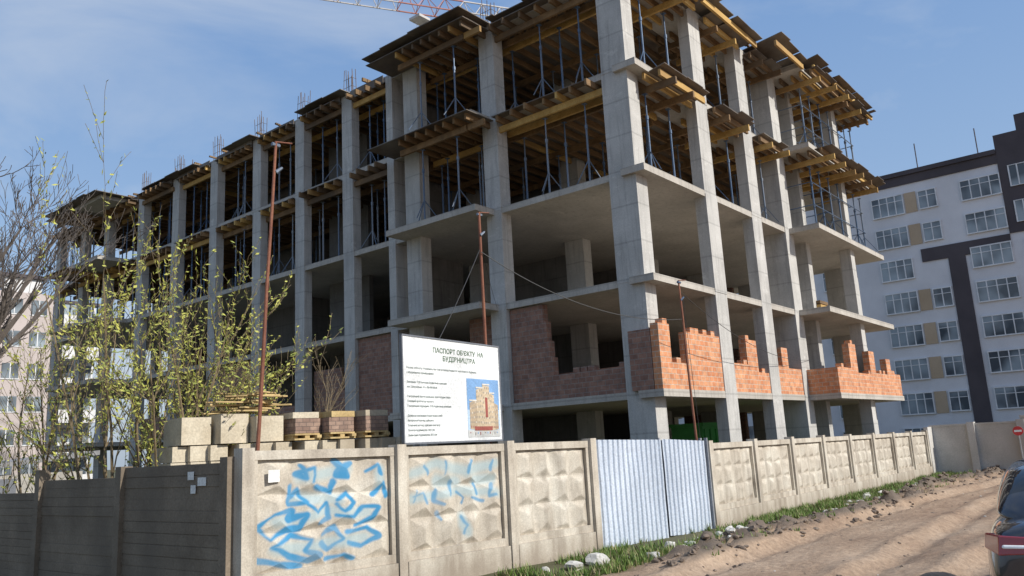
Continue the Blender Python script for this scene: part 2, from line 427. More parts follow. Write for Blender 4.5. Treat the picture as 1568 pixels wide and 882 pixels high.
# props
pr=MB(M_prop)
def prop(x,y,z0,z1,tri=False):
    pr.tube((x,y,z0),(x,y,z0+1.8),.034,.034,6); pr.tube((x,y,z0+1.8),(x,y,z1),.024,.024,6)
    pr.tube((x,y,z0+1.72),(x,y,z0+1.84),.05,.05,6)
    pr.box(x-.07,x+.07,y-.07,y+.07,z1-.012,z1)
    if tri:
        t0=R(0,6)
        for i in range(3):
            t=t0+i*2.094; pr.tube((x,y,z0+.75),(x+.5*math.cos(t),y+.5*math.sin(t),z0+.01),.016,.016,4)
for k in (3,4):
    z0=S[k]; z1=S[k+1]-TH-.425
    x=19.85
    while x<33:
        y=12.
        while y<29.6:
            prop(x+R(-.1,.1),y+R(-.2,.2),z0,z1,random.random()<.35); y+=1.75
        x+=2.3
    x=19.85
    while x<27.5:
        y=30.3
        while y<49.8:
            prop(x+R(-.1,.1),y+R(-.2,.2),z0,z1,random.random()<.3); y+=1.7
        x+=2.6
    for y in (21.6,22.3,24.2,25.2,27.4,28.2,30.6,31.6,34.3,35.2,37.7,38.6,41.2,42.4,45.,46,48,49):
        prop(19.2+R(-.1,.2),y,z0,z1,random.random()<.4)
    for y in (12.4,13.9): prop(19.15,y,z0,z1,True)
    for y in (16.8,18.4): prop(18.2,y,z0,z1,True); prop(19.4,y,z0,z1)
    for x in (19.9,21.4,24.0,25.3,27.2,28.2,30.3,31.3,32.4,33.5,34.6,35.6,36.5):
        prop(x,10.62+R(0,.2) if x<29 else 9.6,z0,z1,random.random()<.6)
for k in (3,4):
    for x in (30.,31.6,33.2,34.9,36.4):
        for z in (.9,1.8): pr.tube((x,9.5,S[k]+z),(x,10.9,S[k]+z),.02,.02,5)
    for z in (.9,1.8): pr.tube((30,9.5,S[k]+z),(36.4,9.5,S[k]+z),.02,.02,5)
kid(pr,'steel_props')

re=MB(M_rebar)
def rebar(x,y,w,d,h,z=S[5]):
    n=4
    for i in range(n):
        for jx in (0,1):
            px=x+w*jx+R(-.02,.02);py=y+d*i/(n-1)
            re.tube((px,py,z-.02),(px+R(-.05,.05),py+R(-.05,.05),z+h*R(.85,1.1)),.012,.012,4)
    for t in (.3,.6):
        re.box(x-.01,x+w+.01,y-.012,y+.0,z+h*t,z+h*t+.012); re.box(x-.012,x,y,y+d,z+h*t,z+h*t+.012)
rebar(18.95,15.7,.35,.5,1.0); rebar(18.95,20.6,.3,.35,1.)
for y in ycols: rebar(18.95,y-.55,.22,.5,1.15)
for x in (24.,29.,33.6):
    for y in (16,25,33,41): rebar(x,y,.3,.5,1.1)
for x,y in ((22.5,10.4),(26,10.4),(29,10.5),(33.9,9.7)): rebar(x,y,.6,.3,1.)
for i in range(12):
    y=R(21,49); re.tube((19.6,y,S[5]),(19.6+R(-.2,.2),y+R(-.2,.2),S[5]+R(.5,1.3)),.02,.02,5)
for i in range(7):
    re.tube((18.95,47.2+i*.42,S[4]),(18.95,47.2+i*.42,S[5]-TH),.02,.02,5)
kid(re,'rebar')

# ------------------------------------------------------------------ fence (front)
def fencemat(name,vc=False):
    m,nt,b=newmat(name)
    n1=N(nt,'ShaderNodeTexNoise',Scale=1.1,Detail=8.,Roughness=.65); L(nt,pos(nt),n1.inputs['Vector'])
    col=ramp(nt,n1.outputs['Fac'],[(.3,(.36,.31,.245)),(.5,(.52,.465,.38)),(.7,(.64,.60,.51))])
    n2=N(nt,'ShaderNodeTexNoise',Scale=2.6,Detail=6.); L(nt,pos(nt,(2.,2.,.3)),n2.inputs['Vector'])
    f=ramp(nt,n2.outputs['Fac'],[(.46,(0,0,0)),(.72,(.65,.65,.65))]); col=mix(nt,f,col,(.23,.195,.155))
    n3=N(nt,'ShaderNodeTexNoise',Scale=45.,Detail=4.); L(nt,pos(nt),n3.inputs['Vector'])
    f3=ramp(nt,n3.outputs['Fac'],[(.3,(.82,.82,.82)),(.7,(1.1,1.1,1.1))]); col=mix(nt,1.,col,f3,'MULTIPLY')
    g=N(nt,'ShaderNodeNewGeometry'); sp=N(nt,'ShaderNodeSeparateXYZ'); L(nt,g.outputs['Position'],sp.inputs[0])
    ma=N(nt,'ShaderNodeMath',operation='MULTIPLY_ADD'); L(nt,n2.outputs['Fac'],ma.inputs[0]); ma.inputs[1].default_value=-.8; L(nt,sp.outputs['Z'],ma.inputs[2])
    mr=N(nt,'ShaderNodeMapRange'); L(nt,ma.outputs[0],mr.inputs[0]); mr.inputs[1].default_value=.15; mr.inputs[2].default_value=-.35; mr.inputs[4].default_value=.6
    col=mix(nt,mr.outputs[0],col,(.24,.19,.14))
    if vc:
        at=N(nt,'ShaderNodeAttribute',attribute_name='paint')
        sp=N(nt,'ShaderNodeSeparateColor'); L(nt,at.outputs['Color'],sp.inputs[0])
        mul2=N(nt,'ShaderNodeMath',operation='MULTIPLY'); L(nt,sp.outputs[1],mul2.inputs[0]); mul2.inputs[1].default_value=.6
        col=mix(nt,mul2.outputs[0],col,(.32,.46,.50))
        mul=N(nt,'ShaderNodeMath',operation='MULTIPLY'); L(nt,sp.outputs[0],mul.inputs[0])
        nb=ramp(nt,n1.outputs['Fac'],[(.3,(.55,.55,.55)),(.55,(1,1,1))]); L(nt,nb,mul.inputs[1])
        col=mix(nt,mul.outputs[0],col,(.045,.23,.42))
    L(nt,col,b.inputs['Base Color']); b.inputs['Roughness'].default_value=.9
    bump(nt,b,n3.outputs['Fac'],.3,.006)
    return m
M_fence=fencemat('fence_concrete'); M_fencep=fencemat('fence_concrete_graffiti',True)
fe=empty('concrete_fence',(6,9.5,0))
def fkid(o): o.parent=fe; o.matrix_parent_inverse=Matrix.Translation((-6,-9.5,0))
fr=MB(M_fence)
def obox(mb,P,Q,s0,s1,d0,d1,z0,z1,mi=0,dz=0.):
    P=Vector(P);Q=Vector(Q);u=(Q-P).normalized();n=Vector((u.y,-u.x))
    def p(s,d,z): v=P+u*s+n*d; return (v.x,v.y,z)
    mb.hexa([p(s0,d0,z0),p(s0,d1,z0),p(s1,d1,z0+dz),p(s1,d0,z0+dz),p(s0,d0,z1),p(s0,d1,z1),p(s1,d1,z1+dz),p(s1,d0,z1+dz)],mi)
def relief(u,v,amp):
    cu,cv=u*4,v*3
    iu=int(min(cu,3.999)); iv=int(min(cv,2.999)); a,b=cu-iu,cv-iv
    ax=.62; ay=.55 if (iu+iv)%2 else .42
    h=min(a/ax,(1-a)/(1-ax),b/ay*1.7,(1-b)/(1-ay)*1.7)
    h=max(0,min(1,h)); h=h*h*(3-2*h)*.5+h*.5
    return amp*h
def strokes_dist(px,py,st):
    best=9
    for poly in st:
        for (x0,y0),(x1,y1) in zip(poly,poly[1:]):
            dx,dy=x1-x0,y1-y0;l=dx*dx+dy*dy
            t=max(0,min(1,((px-x0)*dx+(py-y0)*dy)/l)) if l else 0
            d=math.hypot(px-x0-t*dx,py-y0-t*dy); best=min(best,d)
    return best
def panel(P,Q,h0,h1,base,name,st=None,st2=None,res=(64,52),amp=.05,pw=1.):
    Pv=Vector(P);Qv=Vector(Q);Lh=(Qv-Pv).length;u=(Qv-Pv).normalized();n=Vector((u.y,-u.x))
    s0,s1=.09,Lh-.09
    def top(s): return h0+(h1-h0)*s/Lh
    dz=(h1-h0)
    obox(fr,P,Q,s0,s1,-.07,.05,base,base+.12,0)
    obox(fr,P,Q,s0,s1,-.07,.055,h0-.14,h0-.02,0,dz)
    obox(fr,P,Q,s0,s0+.07,-.07,.05,base+.121,h0-.141,0)
    obox(fr,P,Q,s1-.07,s1,-.07,.05,base+.121,h0-.141+dz,0)
    obox(fr,P,Q,s0,s1,-.16,.10,-.25,base-.002,0)
    nu,nv=res if not st else (190,140)
    vs=[];col=[]
    a0,a1=s0+.065,s1-.065;z0=base+.115
    sa=[[(q[0]*1.35,q[1]) for q in pl] for pl in st] if st else None
    sb_=[[(q[0]*1.35,q[1]) for q in pl] for pl in st2] if st2 else None
    for j in range(nv+1):
        for i in range(nu+1):
            U=i/nu;V=j/nv; s=a0+(a1-a0)*U; zz=z0+(top(s)-.135-z0)*V
            wob=Vector((s*1.7+P[0]*7,zz*1.7,1))
            d=-.02+relief(min(1,max(0,U+.03*noise.noise(wob))),min(1,max(0,V+.03*noise.noise(wob+Vector((9,0,0))))),amp)+.014*noise.noise(Vector((s*3.2+P[0]*7,zz*3.2,1)))
            v=Pv+u*s+n*d; vs.append((v.x,v.y,zz))
            if st:
                wx=U+.035*noise.noise(Vector((U*4,V*4,3)))+.012*noise.noise(Vector((U*14,V*14,3)));wy=V+.035*noise.noise(Vector((U*4,V*4,7)))
                dd=strokes_dist(wx*1.35,wy,sa)
                wd=.019*pw+.022*max(-.5,noise.noise(Vector((U*6,V*6,11))))
                c0=max(0,min(1,(wd+.014-dd)/.02))*pw
                d2=strokes_dist(wx*1.35,wy,sb_) if sb_ else 9
                c1=max(0,min(1,(.085-d2)/.06))
                col.append((c0,c1,0,1))
    fs=[(j*(nu+1)+i,j*(nu+1)+i+1,(j+1)*(nu+1)+i+1,(j+1)*(nu+1)+i) for j in range(nv) for i in range(nu)]
    me=bpy.data.meshes.new(name); me.from_pydata(vs,[],fs); 
    if st:
        ca=me.color_attributes.new('paint','FLOAT_COLOR','POINT')
        for i,cc in enumerate(col): ca.data[i].color=cc
    me.materials.append(M_fencep if st else M_fence); me.update()
    o=bpy.data.objects.new(name,me); sc.collection.objects.link(o); fkid(o)
    obox(fr,P,Q,s0+.071,s1-.071,-.07,-.045,base+.121,h0-.141,0)
def post(P,h,wd=.09):
    fr.box(P[0]-wd,P[0]+wd,P[1]-.1,P[1]+.1,-.2,h)
g1=[[(.30,.92),(.37,.80),(.27,.84),(.40,.90),(.42,.78)],[(.24,.74),(.24,.60),(.36,.62),(.30,.72),(.24,.66)],[(.56,.95),(.66,.80),(.56,.82),(.68,.92)],
 [(.02,.38),(.14,.50),(.26,.54),(.22,.44),(.34,.50),(.30,.36),(.20,.34),(.10,.26),(.02,.38)],[(.36,.60),(.42,.50),(.50,.58),(.52,.42),(.44,.38)],
 [(.58,.60),(.66,.66),(.72,.56),(.64,.48),(.58,.56)],[(.58,.44),(.70,.42),(.78,.50),(.90,.48),(.84,.38),(.72,.34)],
 [(.12,.20),(.24,.30),(.40,.26),(.34,.16),(.46,.10),(.36,.06),(.22,.12),(.12,.20)],[(.46,.28),(.56,.32),(.62,.22),(.52,.14),(.46,.22)],
 [(.66,.28),(.80,.30),(.88,.20),(.76,.12),(.66,.18)],[(.03,.12),(.16,.05),(.30,.02)],[(.86,.62),(.94,.72),(.97,.60)],[(.8,.84),(.9,.92),(.93,.82)],[(.44,.74),(.52,.68),(.54,.76)],[(.5,.05),(.62,.08),(.7,.03)]]
g1b=[[(.15,.42),(.5,.5),(.8,.44)],[(.3,.82),(.65,.86)],[(.15,.18),(.5,.2),(.78,.2)],[(.28,.66),(.6,.6)],[(.9,.7),(.92,.86)]]
g2=[[(.10,.62),(.07,.50)],[(.07,.56),(.16,.60),(.19,.48)],[(.30,.64),(.26,.50),(.34,.46)],[(.45,.70),(.42,.56)],[(.50,.58),(.58,.50),(.56,.44)],[(.70,.66),(.73,.54)],[(.66,.50),(.78,.44)],[(.88,.62),(.85,.48),(.94,.50)],[(.54,.28),(.60,.20),(.57,.12)],[(.14,.86),(.20,.78)],[(.38,.9),(.40,.78)],[(.66,.88),(.62,.78)],[(.9,.9),(.86,.78)],[(.28,.36),(.33,.30)]]
g2b=[[(.05,.80),(.30,.88),(.6,.78),(.95,.86)],[(.05,.54),(.5,.60),(.95,.52)],[(.55,.28),(.60,.14)],[(.3,.72),(.5,.70)],[(.7,.7),(.9,.68)]]
posts=[(6.0,9.54),(8.32,9.15),(10.41,8.78),(12.46,8.52)]
ph=[2.06,2.02,2.0,1.98]
for i in range(3):
    panel(posts[i],posts[i+1],ph[i],ph[i+1],.36,'panel_%d'%(i+1),[g1,g2,None][i],[g1b,g2b,None][i],amp=.06,pw=[1.,.78,1][i])
for P,h in zip(posts,ph): post(P,h+.02)
rp=[(16.4+2.38*i,8.12) for i in range(9)]
for i in range(8):
    h0=1.8-.012*i
    panel(rp[i],rp[i+1],h0,h0-.012,.34,'panel_%d'%(i+4),None,None,(48,40),amp=.045)
for i,P in enumerate(rp): post(P,1.83-.012*i+R(-.01,.02))
fkid(fr.build('fence_frames_and_posts'))
M_paper=flat('paper',(.75,.74,.7),.8)
pp=MB(M_paper); obox(pp,posts[0],posts[1],.30,.46,.062,.066,1.62,1.78,0); fkid(pp.build('paper_notice'))

# ------------------------------------------------------------------ corrugated gate
M_gal=noisy('galvanised_sheet',(.50,.56,.64),(.64,.70,.78),scale=1.2,rough=.45,metal=.2,c3=(.46,.47,.48),stretch=(1,1,.3))
M_gate2=noisy('gate_frame',(.2,.21,.23),(.3,.31,.33),rough=.6)
gt=empty('corrugated_metal_gate',(12.6,8.5,0))
def leaf(P,Q,z0,z1,name,dz=0):
    mb=MB(M_gal,M_gate2); Pv=Vector(P);Qv=Vector(Q);Lh=(Qv-Pv).length;u=(Qv-Pv).normalized();n=Vector((u.y,-u.x))
    pitch=.15; prof=[(0,0),(.05,0),(.068,.03),(.115,.03),(.135,0)]
    pts=[];s=0
    while s<Lh:
        for a_,d in prof:
            if s+a_<=Lh: pts.append((s+a_,d))
        s+=pitch
    for (s0,d0),(s1,d1) in zip(pts,pts[1:]):
        rows=[z0+(z1-z0)*t/8 for t in range(9)]
        for r0,r1 in zip(rows,rows[1:]):
            def p(s,d,z):
                d+=.022*noise.noise(Vector((s*1.6+P[0],z*1.6,5))); v=Pv+u*s+n*d; return (v.x,v.y,z+dz*s/Lh)
            mb.quad(p(s0,d0,r0),p(s1,d1,r0),p(s1,d1,r1),p(s0,d0,r1),0)
    for z in (z0+.25,(z0+z1)/2,z1-.2): obox(mb,P,Q,0,Lh,-.07,-.03,z,z+.05,1)
    for s in (0,Lh-.05): obox(mb,P,Q,s,s+.05,-.08,-.03,z0,z1-.02,1)
    o=mb.build(name); o.parent=gt; o.matrix_parent_inverse=Matrix.Translation((-12.6,-8.5,0))
leaf((12.62,8.50),(14.75,8.30),.03,1.97,'gate_leaf_1',-.06)
leaf((14.78,8.30),(16.25,8.13),.02,1.92,'gate_leaf_2',-.08)
gp=MB(M_gate2); gp.box(16.26,16.3,8.05,8.12,0,1.9); gp.tube((12.58,8.52,0),(12.58,8.52,1.95),.03)
o=gp.build('gate_posts'); o.parent=gt; o.matrix_parent_inverse=Matrix.Translation((-12.6,-8.5,0))

# ------------------------------------------------------------------ left fence
M_dk=noisy('weathered_concrete',(.15,.115,.08),(.25,.20,.145),scale=1.2,c3=(.11,.088,.065),bs=.5)
lf=empty('concrete_plank_fence',(6,9.7,0)); mb=MB(M_dk,M_paper)
lp=[(5.9,9.72),(5.82,12.5),(5.7,15.2),(5.6,18.2),(5.5,21.2),(5.4,24.2),(5.3,27.2)]
for i in range(len(lp)-1):
    h=[1.92,1.78,1.58,1.42,1.3,1.2][i]
    rows=13;rh=(h+.1)/rows
    Ln=(Vector(lp[i+1])-Vector(lp[i])).length
    for r in range(rows):
        j=R(-.006,.006)
        obox(mb,lp[i],lp[i+1],.09,Ln-.09,-.025+j,.026+j,-.1+r*rh,-.1+(r+1)*rh-.012)
    obox(mb,lp[i],lp[i+1],.09,Ln-.09,-.018,.012,-.1,h-.02)
for i,P in enumerate(lp): mb.box(P[0]-.09,P[0]+.09,P[1]-.09,P[1]+.09,-.2,[1.98,1.93,1.95,1.62,1.5,1.35,1.3][i])
for y,z,a1 in ((10.2,1.62,.2),(10.5,1.7,.15),(10.45,1.52,.12)): obox(mb,(5.9,9.72),(5.82,12.5),y-9.72,y-9.72+a1,-.04,-.045,z,z+.11,1) if False else obox(mb,(5.9,9.72),(5.82,12.5),y-9.72,y-9.72+a1,-.045,-.04,z,z+.11,1)
o=mb.build('fence_planks'); o.parent=lf; o.matrix_parent_inverse=Matrix.Translation((-6,-9.7,0))

# ------------------------------------------------------------------ far wall at end of road, sign
M_wall=noisy('plastered_wall',(.44,.42,.38),(.56,.54,.50),scale=1.,c3=(.36,.33,.29))
fwl=MB(M_wall,M_fence)
fwl.box(35.5,36.2,8.0,8.15,-.2,1.86)
pts=[(36.2,8.1),(36.3,6.6),(36.2,4.9),(35.9,2.0),(35.6,-1.5),(35.2,-6)]
hs=[1.85,1.85,2.05,2.1,2.15]
for i in range(5):
    Ln=(Vector(pts[i+1])-Vector(pts[i])).length
    obox(fwl,pts[i],pts[i+1],0,Ln-.02,-.15,0.,-.2,hs[i]); obox(fwl,pts[i],pts[i+1],0,Ln-.02,-.18,.03,hs[i]+.002,hs[i]+.07)
    fwl.box(pts[i+1][0]-.17,pts[i+1][0]+.17,pts[i+1][1]-.13,pts[i+1][1]+.13,-.2,hs[i]+.12)
fwl.build('perimeter_wall')
M_red=flat('red_paint',(.55,.03,.03),.4); M_white=flat('white_paint',(.78,.78,.76),.5); M_pole=flat('grey_pole',(.3,.31,.32),.5,.3)
ns=empty('no_entry_sign',(35.3,4.9,0)); mb=MB(M_red,M_white,M_pole)
mb.tube((35.3,4.9,1.55),(35.26,4.9,1.55),.17,.17,24,0); mb.box(35.245,35.258,4.78,5.02,1.515,1.585,1); mb.tube((35.34,4.9,0),(35.34,4.9,1.75),.025,.025,8,2)
o=mb.build('sign_disc_and_post'); o.parent=ns; o.matrix_parent_inverse=Matrix.Translation((-35.3,-4.9,0))

# ------------------------------------------------------------------ information board
sg=empty('construction_information_board',(9.92,10.71,2.09))
sg.rotation_euler=(0,0,math.atan2(.31,3.02))
M_board=flat('board_white',(.72,.73,.72),.45); M_fr=flat('board_frame',(.16,.17,.19),.5); M_txt=flat('board_text',(.16,.20,.18),.6); M_txtg=flat('board_title',(.08,.14,.08),.6)
SW,SH=3.04,1.92
mb=MB(M_board,M_fr)
mb.box(0,SW,0,.03,0,SH,0)
mb.box(-.02,SW+.02,-.012,.05,-.035,-.001,1); mb.box(-.02,SW+.02,-.012,.05,SH+.001,SH+.03,1); mb.box(-.03,-.001,-.012,.05,0,SH,1); mb.box(SW+.001,SW+.03,-.012,.05,0,SH,1)
for x in (.4,2.6): mb.box(x,x+.07,.055,.12,-2.09,SH,1)
for z in (.2,1.6): mb.box(.05,SW-.05,.031,.054,z,z+.05,1)
o=mb.build('board_panel'); o.parent=sg
def text(s,x,z,size,name='text',mat=M_txt,al='LEFT',sx=1.,bold=0):
    cu=bpy.data.curves.new(name,'FONT'); cu.body=s; cu.size=size; cu.align_x=al; cu.extrude=.0008; cu.offset=bold
    o=bpy.data.objects.new(name,cu); sc.collection.objects.link(o); bpy.context.view_layer.update()
    me=bpy.data.meshes.new_from_object(o); bpy.data.objects.remove(o)
    o=bpy.data.objects.new(name,me); me.materials.clear(); me.materials.append(mat); sc.collection.objects.link(o)
    o.parent=sg; o.location=(x,-.004,z); o.rotation_euler=(math.pi/2,0,0); o.scale=(sx,1,1)
text("ПАСПОРТ ОБ'ЄКТУ  НА",SW*.55,1.67,.13,'title_line_1',M_txtg,al='CENTER',sx=1.1,bold=.002); text("БУДІВНИЦТВА",SW*.55,1.52,.13,'title_line_2',M_txtg,al='CENTER',sx=1.1,bold=.002)
lines=["Назва об'єкту: будівництво багатоквартирного житлового будинку","з вбудованими приміщеннями","","Замовник: ТОВ житлово-будівельна компанія","вул. Центральна, тел. 050-000-00-00","","Генеральний проектувальник: архітектурне бюро","Головний архітектор проекту","Генеральний підрядник: ТОВ будівельна компанія","","Дозвіл на виконання будівельних робіт","Авторський нагляд здійснює","Технічний нагляд здійснює інженер","Початок будівництва: 2021 рік","Закінчення будівництва: 2023 рік"]
for i,s in enumerate(lines):
    if s: text(s,.09,1.33-i*.087,.055,'text_line',sx=.95 if i else 1.2)
pm=[flat('picture_sky',(.20,.36,.60)),flat('picture_wall',(.58,.46,.31)),flat('picture_red',(.33,.09,.07)),flat('picture_white',(.66,.62,.54)),flat('picture_window',(.30,.27,.24)),flat('picture_ground',(.5,.5,.48)),flat('picture_cloud',(.42,.55,.68)),flat('picture_wall_shade',(.44,.34,.23))]
mb=MB(*pm)
def pr2(x0,x1,z0,z1,mi,lv): mb.box(x0,x1,-.004-lv*.002,-.001,z0,z1,mi)
pr2(1.88,2.98,.06,1.22,0,0); pr2(1.88,2.98,.06,.20,5,1); pr2(1.88,2.98,.2,.6,6,.5)
def wing(x0,x1,b0,t0,b1,t1,nf,nw,wm_):
    y=-.008; mb.quad((x0,y,b0),(x1,y,b1),(x1,y,t1),(x0,y,t0),wm_)
    for f in range(nf):
        for w_ in range(nw):
            u0=(w_+.3)/nw;u1=(w_+.65)/nw;v0=(f+.35)/nf;v1=(f+.75)/nf
            def zz_(u,v): return (b0+(b1-b0)*u)+((t0+(t1-t0)*u)-(b0+(b1-b0)*u))*v
            m_=2 if f==0 else (4 if (w_+f)%4 else 3)
            y=-.0105; xa=x0+(x1-x0)*u0; xb=x0+(x1-x0)*u1
            mb.quad((xa,y,zz_(u0,v0)),(xb,y,zz_(u1,v0)),(xb,y,zz_(u1,v1)),(xa,y,zz_(u0,v1)),m_)
wing(1.95,2.18,.22,.74,.20,.80,6,4,7); wing(2.182,2.40,.20,1.0,.18,1.06,8,4,1); wing(2.402,2.64,.18,1.10,.18,1.08,9,4,1); wing(2.642,2.80,.19,.94,.2,.90,7,3,1); wing(2.802,2.93,.2,.74,.21,.70,6,3,7)
for x0,x1,z in ((2.17,2.41,1.03),(2.395,2.65,1.10),(2.63,2.81,.93),(1.94,2.19,.77)): mb.quad((x0,-.012,z),(x1,-.012,z),(x1,-.012,z+.03),(x0,-.012,z+.03),3)
mb.quad((2.1,-.012,.19),(2.7,-.012,.19),(2.7,-.012,.27),(2.1,-.012,.27),2); mb.quad((2.48,-.012,.45),(2.56,-.012,.45),(2.56,-.012,.85),(2.48,-.012,.85),2)
for i in range(12): x=1.94+i*.083; pr2(x,x+.02,.09+R(0,.05),.16,[2,3,4,0][i%4],4.5)
o=mb.build('building_picture'); o.parent=sg

# ------------------------------------------------------------------ rusty poles and cables
M_cable=flat('cable_black',(.03,.03,.03),.6)
def pole(P,T,r,name='rusty_pole'):
    mb=MB(M_rust,M_prop); P=Vector(P);T=Vector(T); seg=6
    pr_=P
    for i in range(1,seg+1):
        q=P.lerp(T,i/seg)+Vector((R(-.012,.012),R(-.012,.012),0)); mb.tube(pr_,q,r-.004*(i-1)/2,r-.004*i/2,8); pr_=q
    mb.tube(T,T+Vector((.28,-.05,.03)),.012,.012,5); mb.tube(T+Vector((-.06,0,-.05)),T+Vector((.08,0,-.05)),.03,.03,6,1)
    mb.tube(T+Vector((.02,0,-.5)),T+Vector((.1,-.05,-.42)),.035,.02,6,1)
    mb.build(name)
pole((6.73,10.53,0),(6.99,10.36,E+4.94),.034)
pole((12.9,11.3,0),(12.4,10.9,E+4.97),.042)
pole((18.05,9.17,0),(17.8,9.15,E+3.87),.036)
cb=MB(M_cable)
def cable(A,B,sag,r=.008,n=18):
    A=Vector(A);B=Vector(B);p=A
    for i in range(1,n+1):
        t=i/n;q=A.lerp(B,t)-Vector((0,0,sag*4*t*(1-t))); cb.tube(p,q,r,r,4,cap=False); p=q
cable((12.42,10.9,E+4.1),(17.85,9.15,E+2.9),.45,.01)
cable((12.45,10.95,E+4.2),(11.,10.85,4.02),.05,.008); cable((12.5,11.0,E+4.4),(18.87,16.,E+4.3),.1,.007)
cable((17.8,9.15,E+3.6),(29.7,10.3,E+2.6),.5,.008)
cable((18.05,9.1,1.9),(17.85,9.1,E+3.4),.02,.006)
cb.build('overhead_cable')

# ------------------------------------------------------------------ stacked pallets
M_block=noisy('aerated_block',(.46,.39,.28),(.60,.53,.40),scale=2,c3=(.35,.29,.21))
M_bp=brickmat('pallet_brick',(.26,.17,.13),(.36,.25,.19),(.16,.12,.1),.5)
M_timb=noisy('sawn_timber',(.40,.28,.12),(.56,.42,.20),scale=2,stretch=(1,3,3))
st=empty('pallet_stack',(8.6,12.6,0)); mb=MB(M_block,M_bp,M_timb,M_brick)
ux=Vector((.86,-.5))
YAW=.40
def sb(s,d,w,dep,z0,z1,mi,yaw=0):
    c0=Vector((8.45,12.7))+ux*s+Vector((.5,.86))*d
    mb.box(c0.x-w/2,c0.x+w/2,c0.y-dep/2,c0.y+dep/2,z0+.25,z1+.25,mi,-.526+YAW+yaw)
def pal(s,d,w,dep,z):
    sb(s,d,w,dep,z,z+.03,2); sb(s,d,w-.02,dep-.02,z+.085,z+.115,2)
    for t in (-.4,0,.4): sb(s+t*w,d,.09,dep-.04,z+.031,z+.084,2)
sb(.3,0,4.2,1.2,-.4,-.002,0)
for s in (-1.3,-.22,.88,1.95):
    for z in (0,.66,1.32):
        pal(s,0,.95,.95,z)
        for j in range(2):
            for i in range(3):
                sb(s-.31+.31*i,R(-.03,.03),.298,.88+R(-.03,.03),z+.12+.265*j,z+.12+.265*j+.255,0,R(-.03,.03))
for i,s in enumerate((.5,1.12,1.74)):
    pal(s,0,.52,.85,1.98); sb(s,0,.5,.8,2.1,2.36,1,R(-.06,.06)); sb(s,0,.5,.78,2.365,2.47,0 if i!=1 else 2,R(-.1,.1))
for s,z,h in ((-1.35,1.98,.46),(-.75,1.98,.5),(-.15,1.985,.44)): sb(s,0,.5,.85,z,z+h,0,R(-.08,.08))
for i in range(34): sb(R(-.8,.1),R(-.3,.4),R(.3,.8),.10,2.5+i*.011,2.525+i*.011,2,R(-.8,.8))
o=mb.build('blocks_bricks_and_timber'); o.parent=st; o.matrix_parent_inverse=Matrix.Translation((-8.6,-12.6,0))

# ------------------------------------------------------------------ vegetation
def grow(mb,p,d,l,r,depth,leaf,seg=4,up=.12,wob=.22,kids=(3,5),leafprob=.6,lsz=.03,minr=.004):
    for i in range(seg):
        d=(d+Vector((R(-wob,wob),R(-wob,wob),R(-wob,wob)+up))).normalized()
        q=p+d*(l/seg); r1=max(minr,r*(1-.72*(i+1)/seg)); r0=max(minr,r*(1-.72*i/seg))
        mb.tube(p,q,r0,r1,5 if r>.03 else 3,0,cap=False)
        if leaf and (depth==0 or r<.03):
            for _ in range(leaf):
                if random.random()<leafprob:
                    c0=p.lerp(q,random.random())+Vector((R(-.03,.03),R(-.03,.03),R(-.01,.05))); s=lsz*R(.5,1.5)
                    a1=(d*.6+Vector((R(-1,1),R(-1,1),R(-.5,1)))).normalized()*s; b1=a1.orthogonal().normalized()*s*R(.35,.6)
                    mb.quad(c0-a1,c0-b1,c0+a1,c0+b1,1 if random.random()<.6 else 2)
        p=q
        if depth>0:
            for _ in range(random.randint(*kids) if i>0 else 1):
                if random.random()<.8:
                    dd=(d+Vector((R(-1,1),R(-1,1),R(-.3,.8)))*.75).normalized()
                    t=R(.3,.62)*(1-.3*i/seg)
                    grow(mb,q,dd,l*t,r1*.58,depth-1,leaf,seg,up,wob,(1,2),leafprob,lsz,minr)
M_bark=noisy('bark_yellowish',(.15,.11,.06),(.25,.19,.11),scale=6)
M_bark2=noisy('bark_grey',(.08,.065,.055),(.15,.125,.105),scale=5)
M_bud=noisy('bud_leaf',(.34,.34,.055),(.48,.47,.11),scale=3,rough=.6); M_bud2=noisy('bud_leaf_green',(.20,.24,.04),(.32,.34,.08),scale=3,rough=.6)
def shrub(x,y,h,stems,spread,leaf=1,lp=.5,name='budding_shrub'):
    mb=MB(M_bark,M_bud,M_bud2)
    for i in range(stems):
        t=R(0,6.28); d=Vector((math.cos(t)*spread*R(.2,1),math.sin(t)*spread*R(.2,1),1)).normalized()
        grow(mb,Vector((x+.2*math.cos(t),y+.2*math.sin(t),0)),d,h*R(.7,1.),.036,2,leaf,seg=6,up=.03,wob=.12,kids=(1,3),leafprob=lp,lsz=.043,minr=.004)
    mb.build(name)
shrub(6.7,14.6,5.3,7,.42,2,.65)
shrub(7.6,14.3,4.7,7,.45,2,.65)
shrub(8.7,14.9,3.9,5,.5,2,.6)
shrub(6.0,16.8,4.4,5,.45,1,.6)
shrub(12.3,16.4,4.4,2,.12,0,0,'young_tree')
def bare(x,y,h,name='bare_tree',sp=.6):
    mb=MB(M_bark2,M_bark2,M_bark2); 
    mb.tube((x,y,0),(x,y,h*.35),.26,.2,9)
    for i in range(8):
        t=i*.785+R(-.3,.3); grow(mb,Vector((x,y,h*R(.24,.35))),Vector((math.cos(t)*sp,math.sin(t)*sp,1)).normalized(),h*R(.42,.56),.12,3,0,seg=5,up=.05,wob=.2,kids=(1,3),minr=.008)
    mb.build(name)
bare(7.3,27.,12.6,sp=.75); bare(5.2,21,8.0)

